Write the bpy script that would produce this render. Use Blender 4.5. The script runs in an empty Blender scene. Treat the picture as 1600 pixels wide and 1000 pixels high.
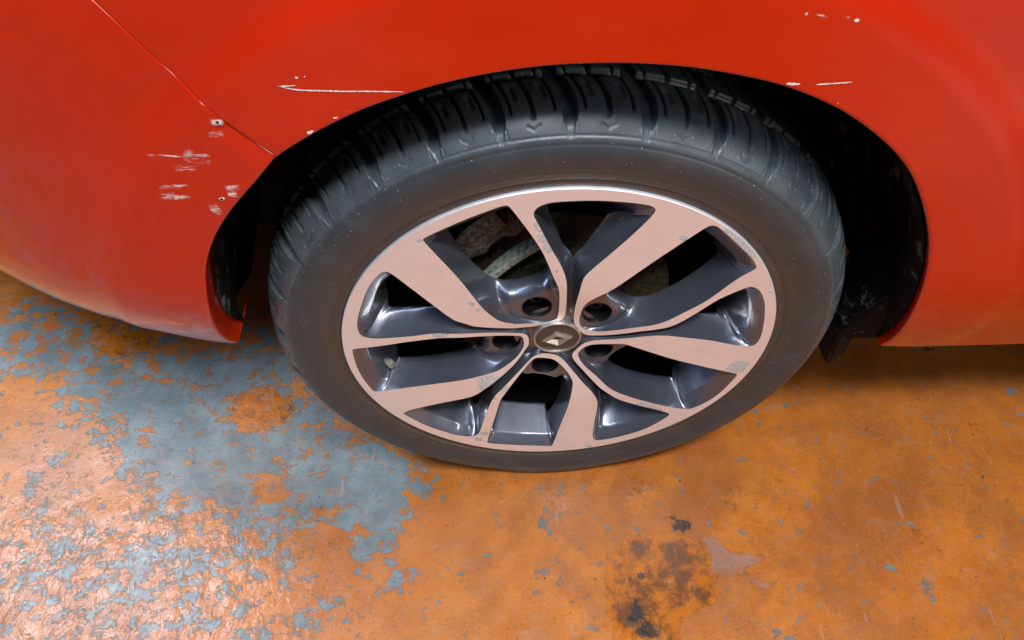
import bpy, bmesh, math, random
import numpy as np
from mathutils import Vector, Matrix
from mathutils.geometry import delaunay_2d_cdt
PI = math.pi
random.seed(4); rng = np.random.default_rng(4)
S = bpy.context.scene
# ---------------------------------------------------------------- camera
cam = bpy.data.objects.new('camera', bpy.data.cameras.new('camera'))
S.collection.objects.link(cam); S.camera = cam
CAM = Vector((-0.0735, -0.48019, 0.96057))
ROWS = ((0.999211, -0.039041, 0.007321), (-0.026131, -0.784895, -0.619077), (0.029915, 0.618397, -0.785296))
M = Matrix((ROWS[0], [-a for a in ROWS[1]], [-a for a in ROWS[2]])).transposed().to_4x4()
M.translation = CAM
cam.matrix_world = M
cam.data.sensor_width = 36; cam.data.lens = 1185.562/1600*36
cam.data.clip_start = .02; cam.data.clip_end = 100
# ---------------------------------------------------------------- light
w = bpy.data.worlds.new('World'); S.world = w; w.use_nodes = True
bg = w.node_tree.nodes['Background']; bg.inputs[0].default_value = (.80, .88, 1, 1); bg.inputs[1].default_value = .075
def area(name, loc, target, sx, sy, power, col):
    l = bpy.data.lights.new(name, 'AREA'); l.shape = 'RECTANGLE'; l.size = sx; l.size_y = sy
    l.energy = power; l.color = col
    o = bpy.data.objects.new(name, l); S.collection.objects.link(o)
    o.location = loc; o.rotation_euler = (Vector(target)-Vector(loc)).to_track_quat('-Z', 'Y').to_euler()
    return o
area('ceiling_lamp', (.25, -.92, 2.55), (0, .0, 0), 1.1, .26, 66, (1, .96, .93))
area('ceiling_lamp', (4.3, -4.6, 2.5), (0, .0, .4), 2.4, .35, 95, (1, .95, .88))
area('ceiling_lamp', (-1.85, .62, 2.5), (-1.2, .3, 0), 1.1, .65, 78, (.72, .86, 1))
area('ceiling_lamp', (-.9, -.9, 2.6), (-.2, .0, .3), 1.4, .5, 24, (.52, .74, 1))
S.view_settings.view_transform = 'Standard'; S.view_settings.look = 'None'
S.view_settings.exposure = 0; S.view_settings.gamma = 1
S.render.engine = 'CYCLES'
# ---------------------------------------------------------------- data (metres, in the wheel's own x/z plane or in body coordinates)
WINDOWS = [[[-0.1315,0.1729],[-0.1014,0.1184],[-0.0672,0.0515],[-0.0505,0.036],[-0.0318,0.0278],[-0.0118,0.0262],[-0.0019,0.0329],[-0.0022,0.0701],[-0.0049,0.099],[-0.0118,0.1211],[-0.0252,0.1579],[-0.0536,0.2104],[-0.0569,0.2119],[-0.0652,0.2092],[-0.0962,0.1941]],[[0.1263,0.1817],[0.117,0.1731],[0.0709,0.1232],[0.0462,0.0959],[0.0257,0.0701],[0.0218,0.0421],[0.0235,0.0208],[0.029,0.0128],[0.0433,0.0115],[0.0747,0.0279],[0.1041,0.0422],[0.1254,0.0582],[0.1456,0.0759],[0.1691,0.1081],[0.184,0.1233],[0.177,0.1361],[0.1571,0.1576],[0.1385,0.1764],[0.1316,0.1815]],[[0.2097,-0.0592],[0.1674,-0.0415],[0.1371,-0.0277],[0.1081,-0.0129],[0.0809,-0.004],[0.0725,-0.0024],[0.056,-0.0072],[0.0374,-0.0146],[0.0296,-0.0217],[0.0252,-0.032],[0.0324,-0.046],[0.0471,-0.0607],[0.0625,-0.0783],[0.0779,-0.0903],[0.104,-0.1075],[0.1351,-0.1229],[0.1673,-0.1322],[0.1863,-0.1171],[0.1997,-0.0937]],[[0.0034,-0.2138],[0.0183,-0.1137],[0.0216,-0.076],[0.0189,-0.066],[0.0126,-0.0552],[0.0012,-0.0426],[-0.0062,-0.0387],[-0.0194,-0.036],[-0.0252,-0.0368],[-0.0412,-0.058],[-0.0567,-0.084],[-0.0628,-0.0979],[-0.0684,-0.1297],[-0.0801,-0.2009],[-0.0484,-0.208],[-0.0267,-0.211]],[[-0.2073,-0.0728],[-0.1487,-0.063],[-0.0958,-0.0505],[-0.0667,-0.0449],[-0.0536,-0.0369],[-0.0435,-0.028],[-0.0364,-0.0141],[-0.0374,0.0007],[-0.041,0.0059],[-0.0723,0.0197],[-0.1158,0.0273],[-0.1483,0.0228],[-0.1909,0.014],[-0.2193,0.0095],[-0.2196,-0.0239],[-0.2151,-0.0506]]]
STAR = [[0.0062,0.0404],[0.0033,0.0961],[0.0006,0.118],[-0.0052,0.1356],[-0.0159,0.1593],[-0.0287,0.1905],[-0.0323,0.1991],[-0.0319,0.2045],[-0.0282,0.2096],[-0.0185,0.2138],[0.0034,0.2154],[0.0255,0.215],[0.053,0.2117],[0.0698,0.2075],[0.0743,0.2036],[0.0726,0.1967],[0.0557,0.1694],[0.0374,0.1442],[0.0233,0.1259],[0.018,0.1156],[0.016,0.0907],[0.0148,0.062],[0.0159,0.0379],[0.0181,0.0205],[0.0299,0.0029],[0.0394,0.0027],[0.0582,0.0106],[0.0852,0.0243],[0.0982,0.0297],[0.1195,0.0387],[0.1385,0.0561],[0.1577,0.0774],[0.1753,0.0906],[0.1854,0.096],[0.1951,0.0907],[0.2047,0.0745],[0.2105,0.0557],[0.2164,0.0262],[0.2177,0.0057],[0.2138,-0.0035],[0.1981,-0.0027],[0.1641,0.0082],[0.131,0.0168],[0.1145,0.0206],[0.0999,0.0193],[0.063,0.0039],[0.0389,-0.0072],[0.0304,-0.0134],[0.0227,-0.0249],[0.0188,-0.032],[0.021,-0.04],[0.0322,-0.0541],[0.0534,-0.0804],[0.0635,-0.0898],[0.0798,-0.1052],[0.1059,-0.1212],[0.127,-0.1313],[0.1445,-0.1413],[0.1447,-0.1474],[0.1204,-0.1773],[0.0836,-0.1978],[0.06,-0.203],[0.0553,-0.1927],[0.0538,-0.1543],[0.053,-0.1088],[0.0456,-0.0897],[0.0333,-0.0735],[0.0191,-0.0539],[0.0068,-0.0382],[-0.0013,-0.0328],[-0.013,-0.0303],[-0.0224,-0.0318],[-0.0274,-0.0353],[-0.0405,-0.0504],[-0.0567,-0.071],[-0.068,-0.0862],[-0.0734,-0.0998],[-0.0799,-0.127],[-0.0879,-0.1662],[-0.0918,-0.178],[-0.0992,-0.1832],[-0.1172,-0.1789],[-0.1289,-0.1718],[-0.156,-0.1513],[-0.1797,-0.1229],[-0.1713,-0.116],[-0.1338,-0.1022],[-0.0971,-0.0885],[-0.0789,-0.0716],[-0.061,-0.055],[-0.0435,-0.035],[-0.0314,-0.0148],[-0.0307,-0.012],[-0.0314,0.0004],[-0.0369,0.0089],[-0.0769,0.0273],[-0.1246,0.035],[-0.157,0.0299],[-0.1892,0.0274],[-0.2003,0.029],[-0.2074,0.0348],[-0.2079,0.0532],[-0.1987,0.0845],[-0.187,0.112],[-0.1748,0.129],[-0.1709,0.1315],[-0.1653,0.1287],[-0.1493,0.1078],[-0.1283,0.0797],[-0.1095,0.0571],[-0.0978,0.0498],[-0.0898,0.0436],[-0.0599,0.0301],[-0.0414,0.0228],[-0.0211,0.0199],[-0.0029,0.0269],[0.0038,0.0288]]
STAR_TAG = [1,1,1,1,1,1,1,1,1,1,1,1,1,1,1,1,1,1,1,1,1,1,1,0,0,2,2,2,2,2,2,2,2,2,2,2,2,2,2,2,2,2,2,2,2,2,2,0,0,0,3,3,3,3,3,3,3,3,3,3,3,3,3,3,3,3,3,3,3,0,0,0,4,4,4,4,4,4,4,4,4,4,4,4,4,4,4,4,4,4,4,4,0,0,5,5,5,5,5,5,5,5,5,5,5,5,5,5,5,5,5,5,5,5,0,0,0]
ARCH = [[-0.3503,0.0216,-0.0024],[-0.3506,0.0083,0.019],[-0.3467,-0.0087,0.0524],[-0.339,-0.0237,0.097],[-0.331,-0.0293,0.1327],[-0.3225,-0.03,0.1654],[-0.3126,-0.03,0.1903],[-0.2969,-0.03,0.218],[-0.2765,-0.03,0.2444],[-0.2527,-0.03,0.2704],[-0.2299,-0.03,0.2947],[-0.2068,-0.03,0.3106],[-0.1912,-0.03,0.3199],[-0.1615,-0.03,0.3351],[-0.1288,-0.03,0.3476],[-0.0974,-0.03,0.3572],[-0.0624,-0.03,0.3645],[-0.0279,-0.03,0.3688],[0.0022,-0.03,0.3699],[0.0327,-0.03,0.3691],[0.0682,-0.03,0.3656],[0.1051,-0.03,0.3584],[0.1391,-0.03,0.3491],[0.1763,-0.03,0.3334],[0.2061,-0.03,0.3161],[0.2406,-0.03,0.2904],[0.2668,-0.03,0.2643],[0.2911,-0.03,0.2306],[0.3132,-0.03,0.1923],[0.3289,-0.03,0.1546],[0.3392,-0.0289,0.1218],[0.3521,-0.0219,0.0739],[0.366,-0.0072,0.0223],[0.3739,0.0063,-0.011],[0.3774,0.0186,-0.0363]]
SEAM = [[-0.2299,-0.03,0.2947],[-0.2592,-0.03,0.328],[-0.288,-0.0222,0.3718],[-0.3113,-0.022,0.412]]
SILL_R = [[0.3774,0.0186,-0.0363],[0.4314,0.0186,-0.04],[0.4841,0.0186,-0.04],[0.5444,0.0185,-0.04],[0.6204,0.0187,-0.04]]
SILL_L = [[-0.3503,0.0216,-0.0024],[-0.398,0.0328,0.0],[-0.4738,0.0584,0.0],[-0.5545,0.0926,0.0],[-0.6416,0.1354,0.0],[-0.7166,0.1759,0.0]]
GREY_MAIN = [[-0.8971,0.254],[-0.8302,0.3426],[-0.714,0.2988],[-0.5448,0.2673],[-0.4235,0.2632],[-0.3259,0.1179],[-0.1899,0.0145],[-0.1795,-0.0243],[-0.2121,-0.0599],[-0.2272,-0.0858],[-0.2534,-0.0717],[-0.3071,-0.0429],[-0.3699,-0.0763],[-0.4525,-0.0377],[-0.5092,-0.0126],[-0.5843,0.0432],[-0.6691,0.1188],[-0.7246,0.1765],[-0.8194,0.203]]
LIGHT_EDGE = [[-0.8927,0.4006],[-0.6864,0.1752],[-0.5613,0.0227],[-0.3881,-0.0669],[-0.2005,-0.1166]]
STAIN = [[0.0721,-0.1181],[0.104,-0.0978],[0.1517,-0.0907],[0.1999,-0.1056],[0.208,-0.1481],[0.1934,-0.1797],[0.15,-0.1976],[0.144,-0.2312],[0.0784,-0.2287],[0.0636,-0.1906]]
PALE = [[0.1898,-0.0921],[0.2115,-0.0902],[0.24,-0.1157],[0.2849,-0.1216],[0.2772,-0.1357],[0.2508,-0.1414],[0.2893,-0.1689],[0.2604,-0.1703],[0.2317,-0.153],[0.1909,-0.1515],[0.2007,-0.1228]]
WET = [[-0.4651,0.1393],[-0.4273,0.1663],[-0.3728,0.153],[-0.3587,0.119],[-0.3774,0.0873],[-0.4266,0.0806],[-0.4588,0.1062]]
WET2 = [[-0.722,0.3256],[-0.6154,0.2697],[-0.5621,0.2552],[-0.5875,0.2374],[-0.642,0.2209],[-0.6967,0.2411]]
BLOBS = [[-0.6388,0.2453,0.0497,0.0263,-0.1],[-0.401,0.1205,0.047,0.0341,-0.12],[-0.5093,0.2409,0.0598,0.0181,-0.12],[-0.4026,0.3285,0.0314,0.0281,0.1],[-0.2214,-0.046,0.0223,0.0569,0.1],[-0.1953,-0.1375,0.0211,0.0149,0.13],[-0.2512,-0.0979,0.0249,0.0121,0.07],[-0.136,-0.0212,0.0262,0.0076,0.08],[-0.0076,-0.0672,0.0119,0.0145,0.1],[-0.0124,-0.14,0.0326,0.0148,0.07],[0.0049,-0.1283,0.0164,0.0101,0.05],[0.152,-0.1861,0.0095,0.0112,0.1],[0.2298,-0.0847,0.0153,0.0091,0.08],[0.4692,-0.1819,0.0113,0.0292,0.08],[0.7116,0.1158,0.0214,0.0125,0.09],[0.5411,-0.064,0.0523,0.0301,0.02],[0.316,0.0957,0.0237,0.0136,0.06],[0.3563,-0.0937,0.0341,0.0568,0.03],[-0.4131,-0.0207,0.0519,0.0174,-0.03],[-0.2527,-0.0805,0.0504,0.016,-0.03],[-0.1712,-0.0104,0.0122,0.0077,0.1],[-0.7023,0.0277,0.0529,0.0317,0.03],[-0.6151,-0.0847,0.0495,0.0275,0.03],[-0.4602,-0.0001,0.0525,0.0198,0.04],[-0.4955,-0.1059,0.0409,0.014,0.04],[-0.7738,0.1555,0.0377,0.0306,-0.02],[-0.3815,-0.0029,0.035,0.0216,-0.1],[-0.7591,0.3134,0.0617,0.0286,-0.03],[-0.7823,0.2626,0.06,0.0273,-0.05]]
DARKS = [[0.1749,-0.08,0.0185,0.0147,1],[0.1643,-0.0671,0.0093,0.0063,1],[0.0992,-0.1919,0.0213,0.0233,0.9],[0.11,-0.1445,0.0088,0.0112,0.8],[0.0972,-0.1481,0.0066,0.0067,0.8],[0.1082,-0.2113,0.0232,0.0145,1],[0.0349,-0.0225,0.0082,0.0065,0.7],[0.1623,-0.027,0.007,0.0064,0.6],[0.1264,-0.0305,0.0166,0.0064,0.5],[-0.7693,0.3138,0.0111,0.0095,0.7],[-0.4118,0.1589,0.044,0.0127,0.6],[-0.3775,0.1196,0.0177,0.0274,0.6],[-0.4285,0.0912,0.025,0.0088,0.55],[-0.3984,0.1041,0.0151,0.0104,0.5],[0.0916,-0.0274,0.0107,0.0065,0.5],[-0.7009,0.2229,0.0371,0.0174,0.4],[0.6149,0.1968,0.0246,0.0053,0.9],[0.7049,0.1913,0.0547,0.0036,0.7],[0.7221,0.1387,0.0265,0.0138,0.5],[-0.5142,-0.1731,0.0126,0.0108,0.6],[-0.4211,-0.1917,0.0104,0.0084,0.5],[-0.6426,0.0913,0.0124,0.009,0.5],[0.6536,0.073,0.0257,0.0128,0.3],[0.1946,0.1685,0.0132,0.0064,0]]
MARKS = [[[[-0.213,-0.03,0.3549],[-0.207,-0.03,0.3548],[-0.2009,-0.03,0.3552]],0.00092],[[[-0.2122,-0.03,0.3549],[-0.2065,-0.03,0.353],[-0.199,-0.03,0.3516],[-0.1853,-0.03,0.3508],[-0.1723,-0.03,0.35],[-0.1593,-0.03,0.3498],[-0.1418,-0.03,0.3492],[-0.1278,-0.03,0.3486]],0.00108],[[[0.1379,-0.03,0.3501],[0.1425,-0.03,0.3498],[0.1481,-0.03,0.3494]],0.00208],[[[0.1591,-0.03,0.3489],[0.1707,-0.03,0.3495],[0.1849,-0.03,0.3505]],0.00125],[[[0.1849,-0.03,0.3505],[0.216,-0.03,0.3502]],0.00042],[[[-0.3224,-0.0285,0.2975],[-0.3122,-0.0296,0.2979],[-0.2957,-0.03,0.2957]],0.00125],[[[-0.1999,-0.03,0.3617],[-0.1979,-0.03,0.3611]],0.00167],[[[-0.1938,-0.03,0.362],[-0.193,-0.03,0.362]],0.00125],[[[-0.2013,-0.03,0.315],[-0.1963,-0.03,0.3172]],0.0025],[[[-0.1802,-0.03,0.3279],[-0.1769,-0.03,0.3284]],0.00167],[[[-0.169,-0.03,0.3326],[-0.1673,-0.03,0.3326]],0.00167],[[[0.135,-0.03,0.4026],[0.1369,-0.03,0.4017]],0.00167],[[[0.1424,-0.03,0.4016],[0.1516,-0.03,0.3993]],0.00125],[[[0.1633,-0.0297,0.3985],[0.1659,-0.0293,0.4009]],0.00167],[[[0.1689,-0.0296,0.397],[0.1724,-0.0295,0.3969]],0.0025],[[[0.1802,-0.03,0.3328],[0.1811,-0.03,0.3328]],0.00083],[[[-0.4746,0.0052,0.2315],[-0.4599,-0.0001,0.2259],[-0.4507,-0.0031,0.2103]],0.00063],[[[-0.2721,-0.022,0.4127],[-0.2686,-0.022,0.4019],[-0.2677,-0.0221,0.3886],[-0.2699,-0.0236,0.3733],[-0.2775,-0.0275,0.3463]],0.00067]]
SMEARS = [[[[-0.2962,-0.03,0.2969],[-0.277,-0.03,0.291]],0.00583],[[[-0.307,-0.03,0.2857],[-0.2804,-0.03,0.2874]],0.00333],[[[-0.3242,-0.03,0.2665],[-0.301,-0.03,0.2678]],0.00208],[[[-0.3264,-0.03,0.2574],[-0.3026,-0.03,0.258]],0.00292],[[[-0.2742,-0.03,0.2645],[-0.2613,-0.03,0.2654]],0.0025],[[[-0.2745,-0.03,0.2586],[-0.2661,-0.03,0.2583]],0.0025],[[[-0.2672,-0.03,0.3266],[-0.2574,-0.03,0.3264]],0.0025],[[[-0.2719,-0.03,0.3155],[-0.2603,-0.03,0.3164]],0.00208],[[[-0.2921,-0.03,0.2407],[-0.2836,-0.03,0.2439]],0.005],[[[-0.259,-0.03,0.3286],[-0.2581,-0.03,0.3302]],0.00125]]
CHIPS = [[[[-0.2619,-0.03,0.3264]],0.00167],[[[-0.2797,-0.03,0.254]],0.00208]]
CORR = [[-0.024, 0.1872, 0.0067, 1], [-0.0205, 0.171, 0.0059, 1], [-0.017, 0.1577, 0.0052, 0.9], [-0.1267, 0.0339, 0.0059, 0.95], [-0.1199, 0.0361, 0.0044, 0.9], [-0.0758, -0.0646, 0.0119, 1.05], [-0.0654, -0.0605, 0.0059, 0.9], [-0.0589, -0.077, 0.0044, 0.9], [-0.0718, -0.0918, 0.0037, 0.9], [-0.0833, -0.1761, 0.0052, 0.9], [-0.0909, -0.1903, 0.0052, 0.85], [0.2059, -0.0435, 0.0096, 1.1], [0.2109, -0.0399, 0.0059, 1], [0.1479, 0.1737, 0.0059, 1.05], [0.1596, 0.1617, 0.0059, 1.05], [0.1694, 0.1512, 0.0059, 1], [0.1766, 0.1423, 0.0037, 0.95], [0.1058, 0.1677, 0.0037, 1], [0.1079, -0.1184, 0.0059, 0.9], [0.1208, -0.1265, 0.0059, 0.95], [0.1294, -0.1314, 0.0052, 0.9], [-0.0905, 0.082, 0.0037, 0.9], [-0.0838, 0.0732, 0.003, 0.9], [-0.1345, 0.1714, 0.003, 0.8], [0.2081, 0.0883, 0.003, 0.8], [-0.0084, 0.1271, 0.0022, 0.8], [0.0522, -0.2178, 0.0044, 0.7], [-0.0463, 0.0306, 0.0022, 0.8]]
CAPTURN = 79

# ---------------------------------------------------------------- helpers
HZ = .298                                    # hub height
def tag(o, label=None, cat=None, kind=None, group=None):
    if label: o['label'] = label
    if cat: o['category'] = cat
    if kind: o['kind'] = kind
    if group: o['group'] = group
    return o
def link(name, me, mat, parent=None, loc=None, smooth=True, sharp=None):
    o = bpy.data.objects.new(name, me); S.collection.objects.link(o)
    if mat is not None: me.materials.append(mat)
    if smooth:
        me.shade_smooth()
        if sharp: me.set_sharp_from_angle(angle=math.radians(sharp))
    if parent: o.parent = parent
    if loc: o.location = loc
    return o
def mesh(name, v, f):
    me = bpy.data.meshes.new(name)
    v = np.asarray(v, dtype=np.float32).reshape(-1, 3)
    if isinstance(f, np.ndarray):
        n, k = f.shape
        me.vertices.add(len(v)); me.vertices.foreach_set('co', v.ravel())
        me.loops.add(n*k); me.loops.foreach_set('vertex_index', f.ravel().astype(np.int32))
        me.polygons.add(n); me.polygons.foreach_set('loop_start', np.arange(0, n*k, k, dtype=np.int32))
        me.update(calc_edges=True); me.validate()
    else:
        me.from_pydata([tuple(map(float, p)) for p in v], [], [tuple(map(int, q)) for q in f]); me.update()
    return me
def grid_faces(nu, nv, wrap_u=False, base=0, flip=False):
    iu = np.arange(nu if wrap_u else nu-1); iv = np.arange(nv-1)
    a, b = np.meshgrid(iu, iv, indexing='ij'); a2 = (a+1) % nu
    q = np.stack([a*nv+b, a2*nv+b, a2*nv+b+1, a*nv+b+1], -1).reshape(-1, 4)+base
    return q[:, ::-1] if flip else q
def ss(x, a, b):
    t = np.clip((np.asarray(x, float)-a)/(b-a), 0, 1); return t*t*(3-2*t)
def lathe(name, prof, mat, parent, n=180, closed=False, sharp=40, flip=False, loc=None):
    """prof: list of (r, y); turned about the wheel's y axis"""
    th = np.linspace(0, 2*PI, n, endpoint=False)
    pr = np.array(prof)
    v = np.stack([np.outer(np.sin(th), pr[:, 0]), np.broadcast_to(pr[:, 1], (n, len(pr))), np.outer(np.cos(th), pr[:, 0])], -1)
    return link(name, mesh(name, v, grid_faces(n, len(pr), True, flip=flip)), mat, parent, loc, sharp=sharp)
# ---------------------------------------------------------------- materials
class NT:
    def __init__(s, name):
        s.m = bpy.data.materials.new(name); s.m.use_nodes = True; s.t = s.m.node_tree; s.n = s.t.nodes
        s.b = s.n['Principled BSDF']; s.co = None
    def N(s, k, **kw):
        x = s.n.new(k)
        for a, b in kw.items(): setattr(x, a, b)
        return x
    def L(s, a, b): s.t.links.new(a, b)
    def coord(s):
        if not s.co: s.co = s.N('ShaderNodeTexCoord').outputs['Object']
        return s.co
    def val(s, x, sock):
        if isinstance(x, (int, float)): sock.default_value = x
        elif isinstance(x, tuple): sock.default_value = x if len(x) == 4 else (*x, 1)
        else: s.L(x, sock)
    def noise(s, scale, detail=4, rough=.55, dist=0, vec=None, col=False):
        x = s.N('ShaderNodeTexNoise'); x.inputs['Scale'].default_value = scale; x.inputs['Detail'].default_value = detail
        x.inputs['Roughness'].default_value = rough; x.inputs['Distortion'].default_value = dist
        s.L(vec if vec is not None else s.coord(), x.inputs['Vector']); return x.outputs[1 if col else 0]
    def map(s, sc, rot=(0, 0, 0), loc=(0, 0, 0)):
        x = s.N('ShaderNodeMapping'); x.inputs['Scale'].default_value = sc; x.inputs['Rotation'].default_value = rot; x.inputs['Location'].default_value = loc
        s.L(s.coord(), x.inputs['Vector']); return x.outputs[0]
    def voro(s, scale, feature='F1', vec=None, out='Distance', rnd=1):
        x = s.N('ShaderNodeTexVoronoi'); x.feature = feature; x.inputs['Scale'].default_value = scale; x.inputs['Randomness'].default_value = rnd
        s.L(vec if vec is not None else s.coord(), x.inputs['Vector']); return x.outputs[out]
    def ramp(s, fac, a, b, lo=0., hi=1., kind='SMOOTHSTEP'):
        x = s.N('ShaderNodeMapRange'); x.interpolation_type = kind
        s.val(fac, x.inputs[0]); x.inputs[1].default_value = a; x.inputs[2].default_value = b; x.inputs[3].default_value = lo; x.inputs[4].default_value = hi
        return x.outputs[0]
    def math(s, op, a, b=0., c=0.):
        x = s.N('ShaderNodeMath', operation=op); s.val(a, x.inputs[0]); s.val(b, x.inputs[1]); s.val(c, x.inputs[2]); return x.outputs[0]
    def mix(s, f, a, b, mode='MIX'):
        x = s.N('ShaderNodeMix', data_type='RGBA', blend_type=mode); s.val(f, x.inputs[0]); s.val(a, x.inputs[6]); s.val(b, x.inputs[7]); return x.outputs[2]
    def attr(s, name):
        x = s.N('ShaderNodeAttribute'); x.attribute_name = name; return x.outputs['Fac']
    def bump(s, h, strength=.5, dist=.001, prev=None):
        x = s.N('ShaderNodeBump'); x.inputs['Strength'].default_value = strength; x.inputs['Distance'].default_value = dist
        s.L(h, x.inputs['Height'])
        if prev is not None: s.L(prev, x.inputs['Normal'])
        return x.outputs[0]
    def set(s, **kw):
        names = dict(base='Base Color', rough='Roughness', metal='Metallic', coat='Coat Weight', coatr='Coat Roughness', normal='Normal', coatn='Coat Normal', spec='Specular IOR Level', alpha='Alpha')
        for k, v in kw.items(): s.val(v, s.b.inputs[names[k]])
        return s.m

def m_paint():
    t = NT('red_paint')
    n = t.noise(2.2, 4, .6); base = t.mix(t.ramp(n, .35, .7), (.46, .0150, .001), (.54, .0185, .0014))
    dust = t.ramp(t.noise(900, 2), .70, .78, 0, .12)
    base = t.mix(dust, base, (.75, .25, .2))
    film = t.ramp(t.noise(9, 5, .6), .5, .8, 0, .025)
    base = t.mix(film, base, (.6, .3, .25))
    peel = t.bump(t.noise(160, 2), .05, .0008)
    return t.set(base=base, rough=.42, coat=1, coatr=t.ramp(t.noise(12, 4), .35, .75, .04, .12), coatn=peel, spec=.03)
def m_machined():
    t = NT('machined_alloy')
    # turned face: fine rings about the axle, salt corrosion in a few places
    sp = t.N('ShaderNodeSeparateXYZ'); t.L(t.coord(), sp.inputs[0])
    r = t.math('POWER', t.math('ADD', t.math('MULTIPLY', sp.outputs[0], sp.outputs[0]), t.math('MULTIPLY', sp.outputs[2], sp.outputs[2])), .5)
    ring = t.math('SINE', t.math('MULTIPLY', r, 9000))
    nb = t.bump(ring, .06, .0002)
    grit = t.noise(1800, 2); nb = t.bump(grit, .10, .0003, nb)
    spec = t.ramp(t.voro(420), .0, .16, 1, 0)
    spec = t.math('MULTIPLY', spec, t.ramp(t.noise(60, 2), .55, .62))
    rot = t.attr('corrosion')
    cm = t.ramp(t.math('ADD', rot, t.math('MULTIPLY', t.noise(260, 5, .65), .9)), .78, .84)
    rough_n = t.ramp(t.noise(500, 5, .7), .35, .7)
    ccol = t.mix(rough_n, (.62, .63, .62), (.30, .31, .30))
    nb = t.bump(t.math('MULTIPLY', cm, t.noise(700, 4)), .8, .0012, nb)
    base = t.mix(cm, t.mix(spec, t.mix(t.ramp(t.noise(35, 6, .7), .45, .7, 0, .35), (.90, .89, .95), (.78, .76, .80)), (1, .97, .95)), ccol)
    return t.set(base=base, metal=t.ramp(cm, 0, 1, .62, .05), rough=t.ramp(cm, 0, 1, .44, .8), normal=nb, coat=.25, coatr=.2)
def m_gun():
    t = NT('gunmetal_lacquer')
    d = t.voro(330, 'F1'); d = t.ramp(d, .10, .24, 1, 0)
    d = t.math('MULTIPLY', d, t.ramp(t.voro(330, out='Color'), .48, .52))
    d = t.math('MULTIPLY', d, t.ramp(t.noise(28, 3), .42, .52))
    nb = t.bump(d, .9, .0011)
    dot = t.ramp(t.voro(260), .05, .10, 1, 0); dot = t.math('MULTIPLY', dot, t.ramp(t.voro(260, out='Color'), .55, .58))
    dirt = t.ramp(t.noise(55, 6, .65), .5, .75, 0, .25)
    fl = t.ramp(t.noise(2600, 1), .62, .7, 0, .3)
    base = t.mix(dirt, t.mix(fl, (.100, .113, .148), (.22, .27, .36)), (.13, .11, .10))
    base = t.mix(t.math('MULTIPLY', dot, .5), base, (.5, .53, .58))
    return t.set(base=base, metal=.6, rough=t.ramp(dirt, 0, .25, .36, .48), coat=1, coatr=.08, coatn=nb)
def m_rubber():
    t = NT('tyre_rubber')
    dusty = t.ramp(t.noise(24, 6, .6), .4, .75)
    sp = t.N('ShaderNodeSeparateXYZ'); t.L(t.coord(), sp.inputs[0])
    r = t.math('POWER', t.math('ADD', t.math('MULTIPLY', sp.outputs[0], sp.outputs[0]), t.math('MULTIPLY', sp.outputs[2], sp.outputs[2])), .5)
    brown = t.math('MULTIPLY', t.ramp(r, .256, .238), t.ramp(t.noise(30, 5, .6), .3, .6))
    base = t.mix(dusty, (.030, .037, .043), (.044, .053, .061))
    base = t.mix(t.math('MULTIPLY', brown, .75), base, (.060, .043, .028))
    sh = t.math('MULTIPLY', t.ramp(r, .279, .284), t.ramp(t.noise(40, 5, .65), .30, .62, .25, .85)); base = t.mix(sh, base, (.070, .092, .106))  # bluish overhead sheen on the shoulder lugs, put into the base colour
    s1 = t.ramp(t.voro(230), .07, .13, 1, 0); s1 = t.math('MULTIPLY', s1, t.ramp(t.noise(22, 3), .46, .58))
    s1 = t.math('MULTIPLY', s1, t.ramp(t.voro(230, out='Color'), .45, .5))
    s2 = t.ramp(t.voro(110), .04, .07, 1, 0); s2 = t.math('MULTIPLY', s2, t.ramp(t.voro(110, out='Color'), .5, .55))
    specks = t.math('MAXIMUM', s1, s2)
    base = t.mix(t.math('MULTIPLY', specks, .6), base, (.6, .63, .68))
    rub = t.ramp(t.noise(70, 5, .7, vec=t.map((1, 1, .25))), .60, .78, 0, .25)
    base = t.mix(rub, base, (.085, .088, .09))
    nb = t.bump(t.noise(900, 4, .6), .25, .0006)
    nb = t.bump(specks, .5, .0008, nb)
    return t.set(base=base, rough=t.math('SUBTRACT', t.ramp(dusty, 0, 1, .42, .54), t.ramp(r, .280, .288, 0, .05)), normal=nb, spec=.6)
def m_plastic(name, col, rough=.6, dust=.0, dcol=(.3, .33, .36), spec=.5):
    t = NT(name)
    d = t.math('MULTIPLY', t.ramp(t.noise(26, 6, .65, .6), .56, .72), dust)
    d2 = t.ramp(t.noise(600, 3), .7, .8, 0, dust)
    base = t.mix(d2, t.mix(d, col, dcol), dcol)
    return t.set(base=base, rough=rough, spec=spec, normal=t.bump(t.noise(700, 3), .3, .0005))
def m_cast(name, c1, c2, metal=.4, rough=.75):
    t = NT(name)
    n = t.ramp(t.noise(190, 6, .7), .4, .65)
    return t.set(base=t.mix(n, c1, c2), metal=metal, rough=rough, normal=t.bump(t.noise(320, 6, .7), .8, .0025))
def m_metal(name, col, rough=.3):
    t = NT(name); n = t.ramp(t.noise(300, 4), .35, .7)
    return t.set(base=t.mix(n, col, tuple(c*.75 for c in col)), metal=.9, rough=rough, normal=t.bump(t.noise(900, 2), .1, .0003))
def m_scuff():
    t = NT('scuffed_paint_edge')
    n = t.ramp(t.noise(500, 5, .7), .35, .65)
    t.b.inputs['Roughness'].default_value = .7
    return t.set(base=t.mix(n, (.70, .52, .52), (.88, .80, .82)), rough=.7)
def m_smear():
    t = NT('smeared_scuff')
    n = t.noise(170, 6, .7, vec=t.map((.16, 1, 1)))
    a = t.math('MULTIPLY', t.ramp(n, .44, .60), t.attr('fade'))
    return t.set(base=(.80, .58, .56), rough=.6, alpha=a)
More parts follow.
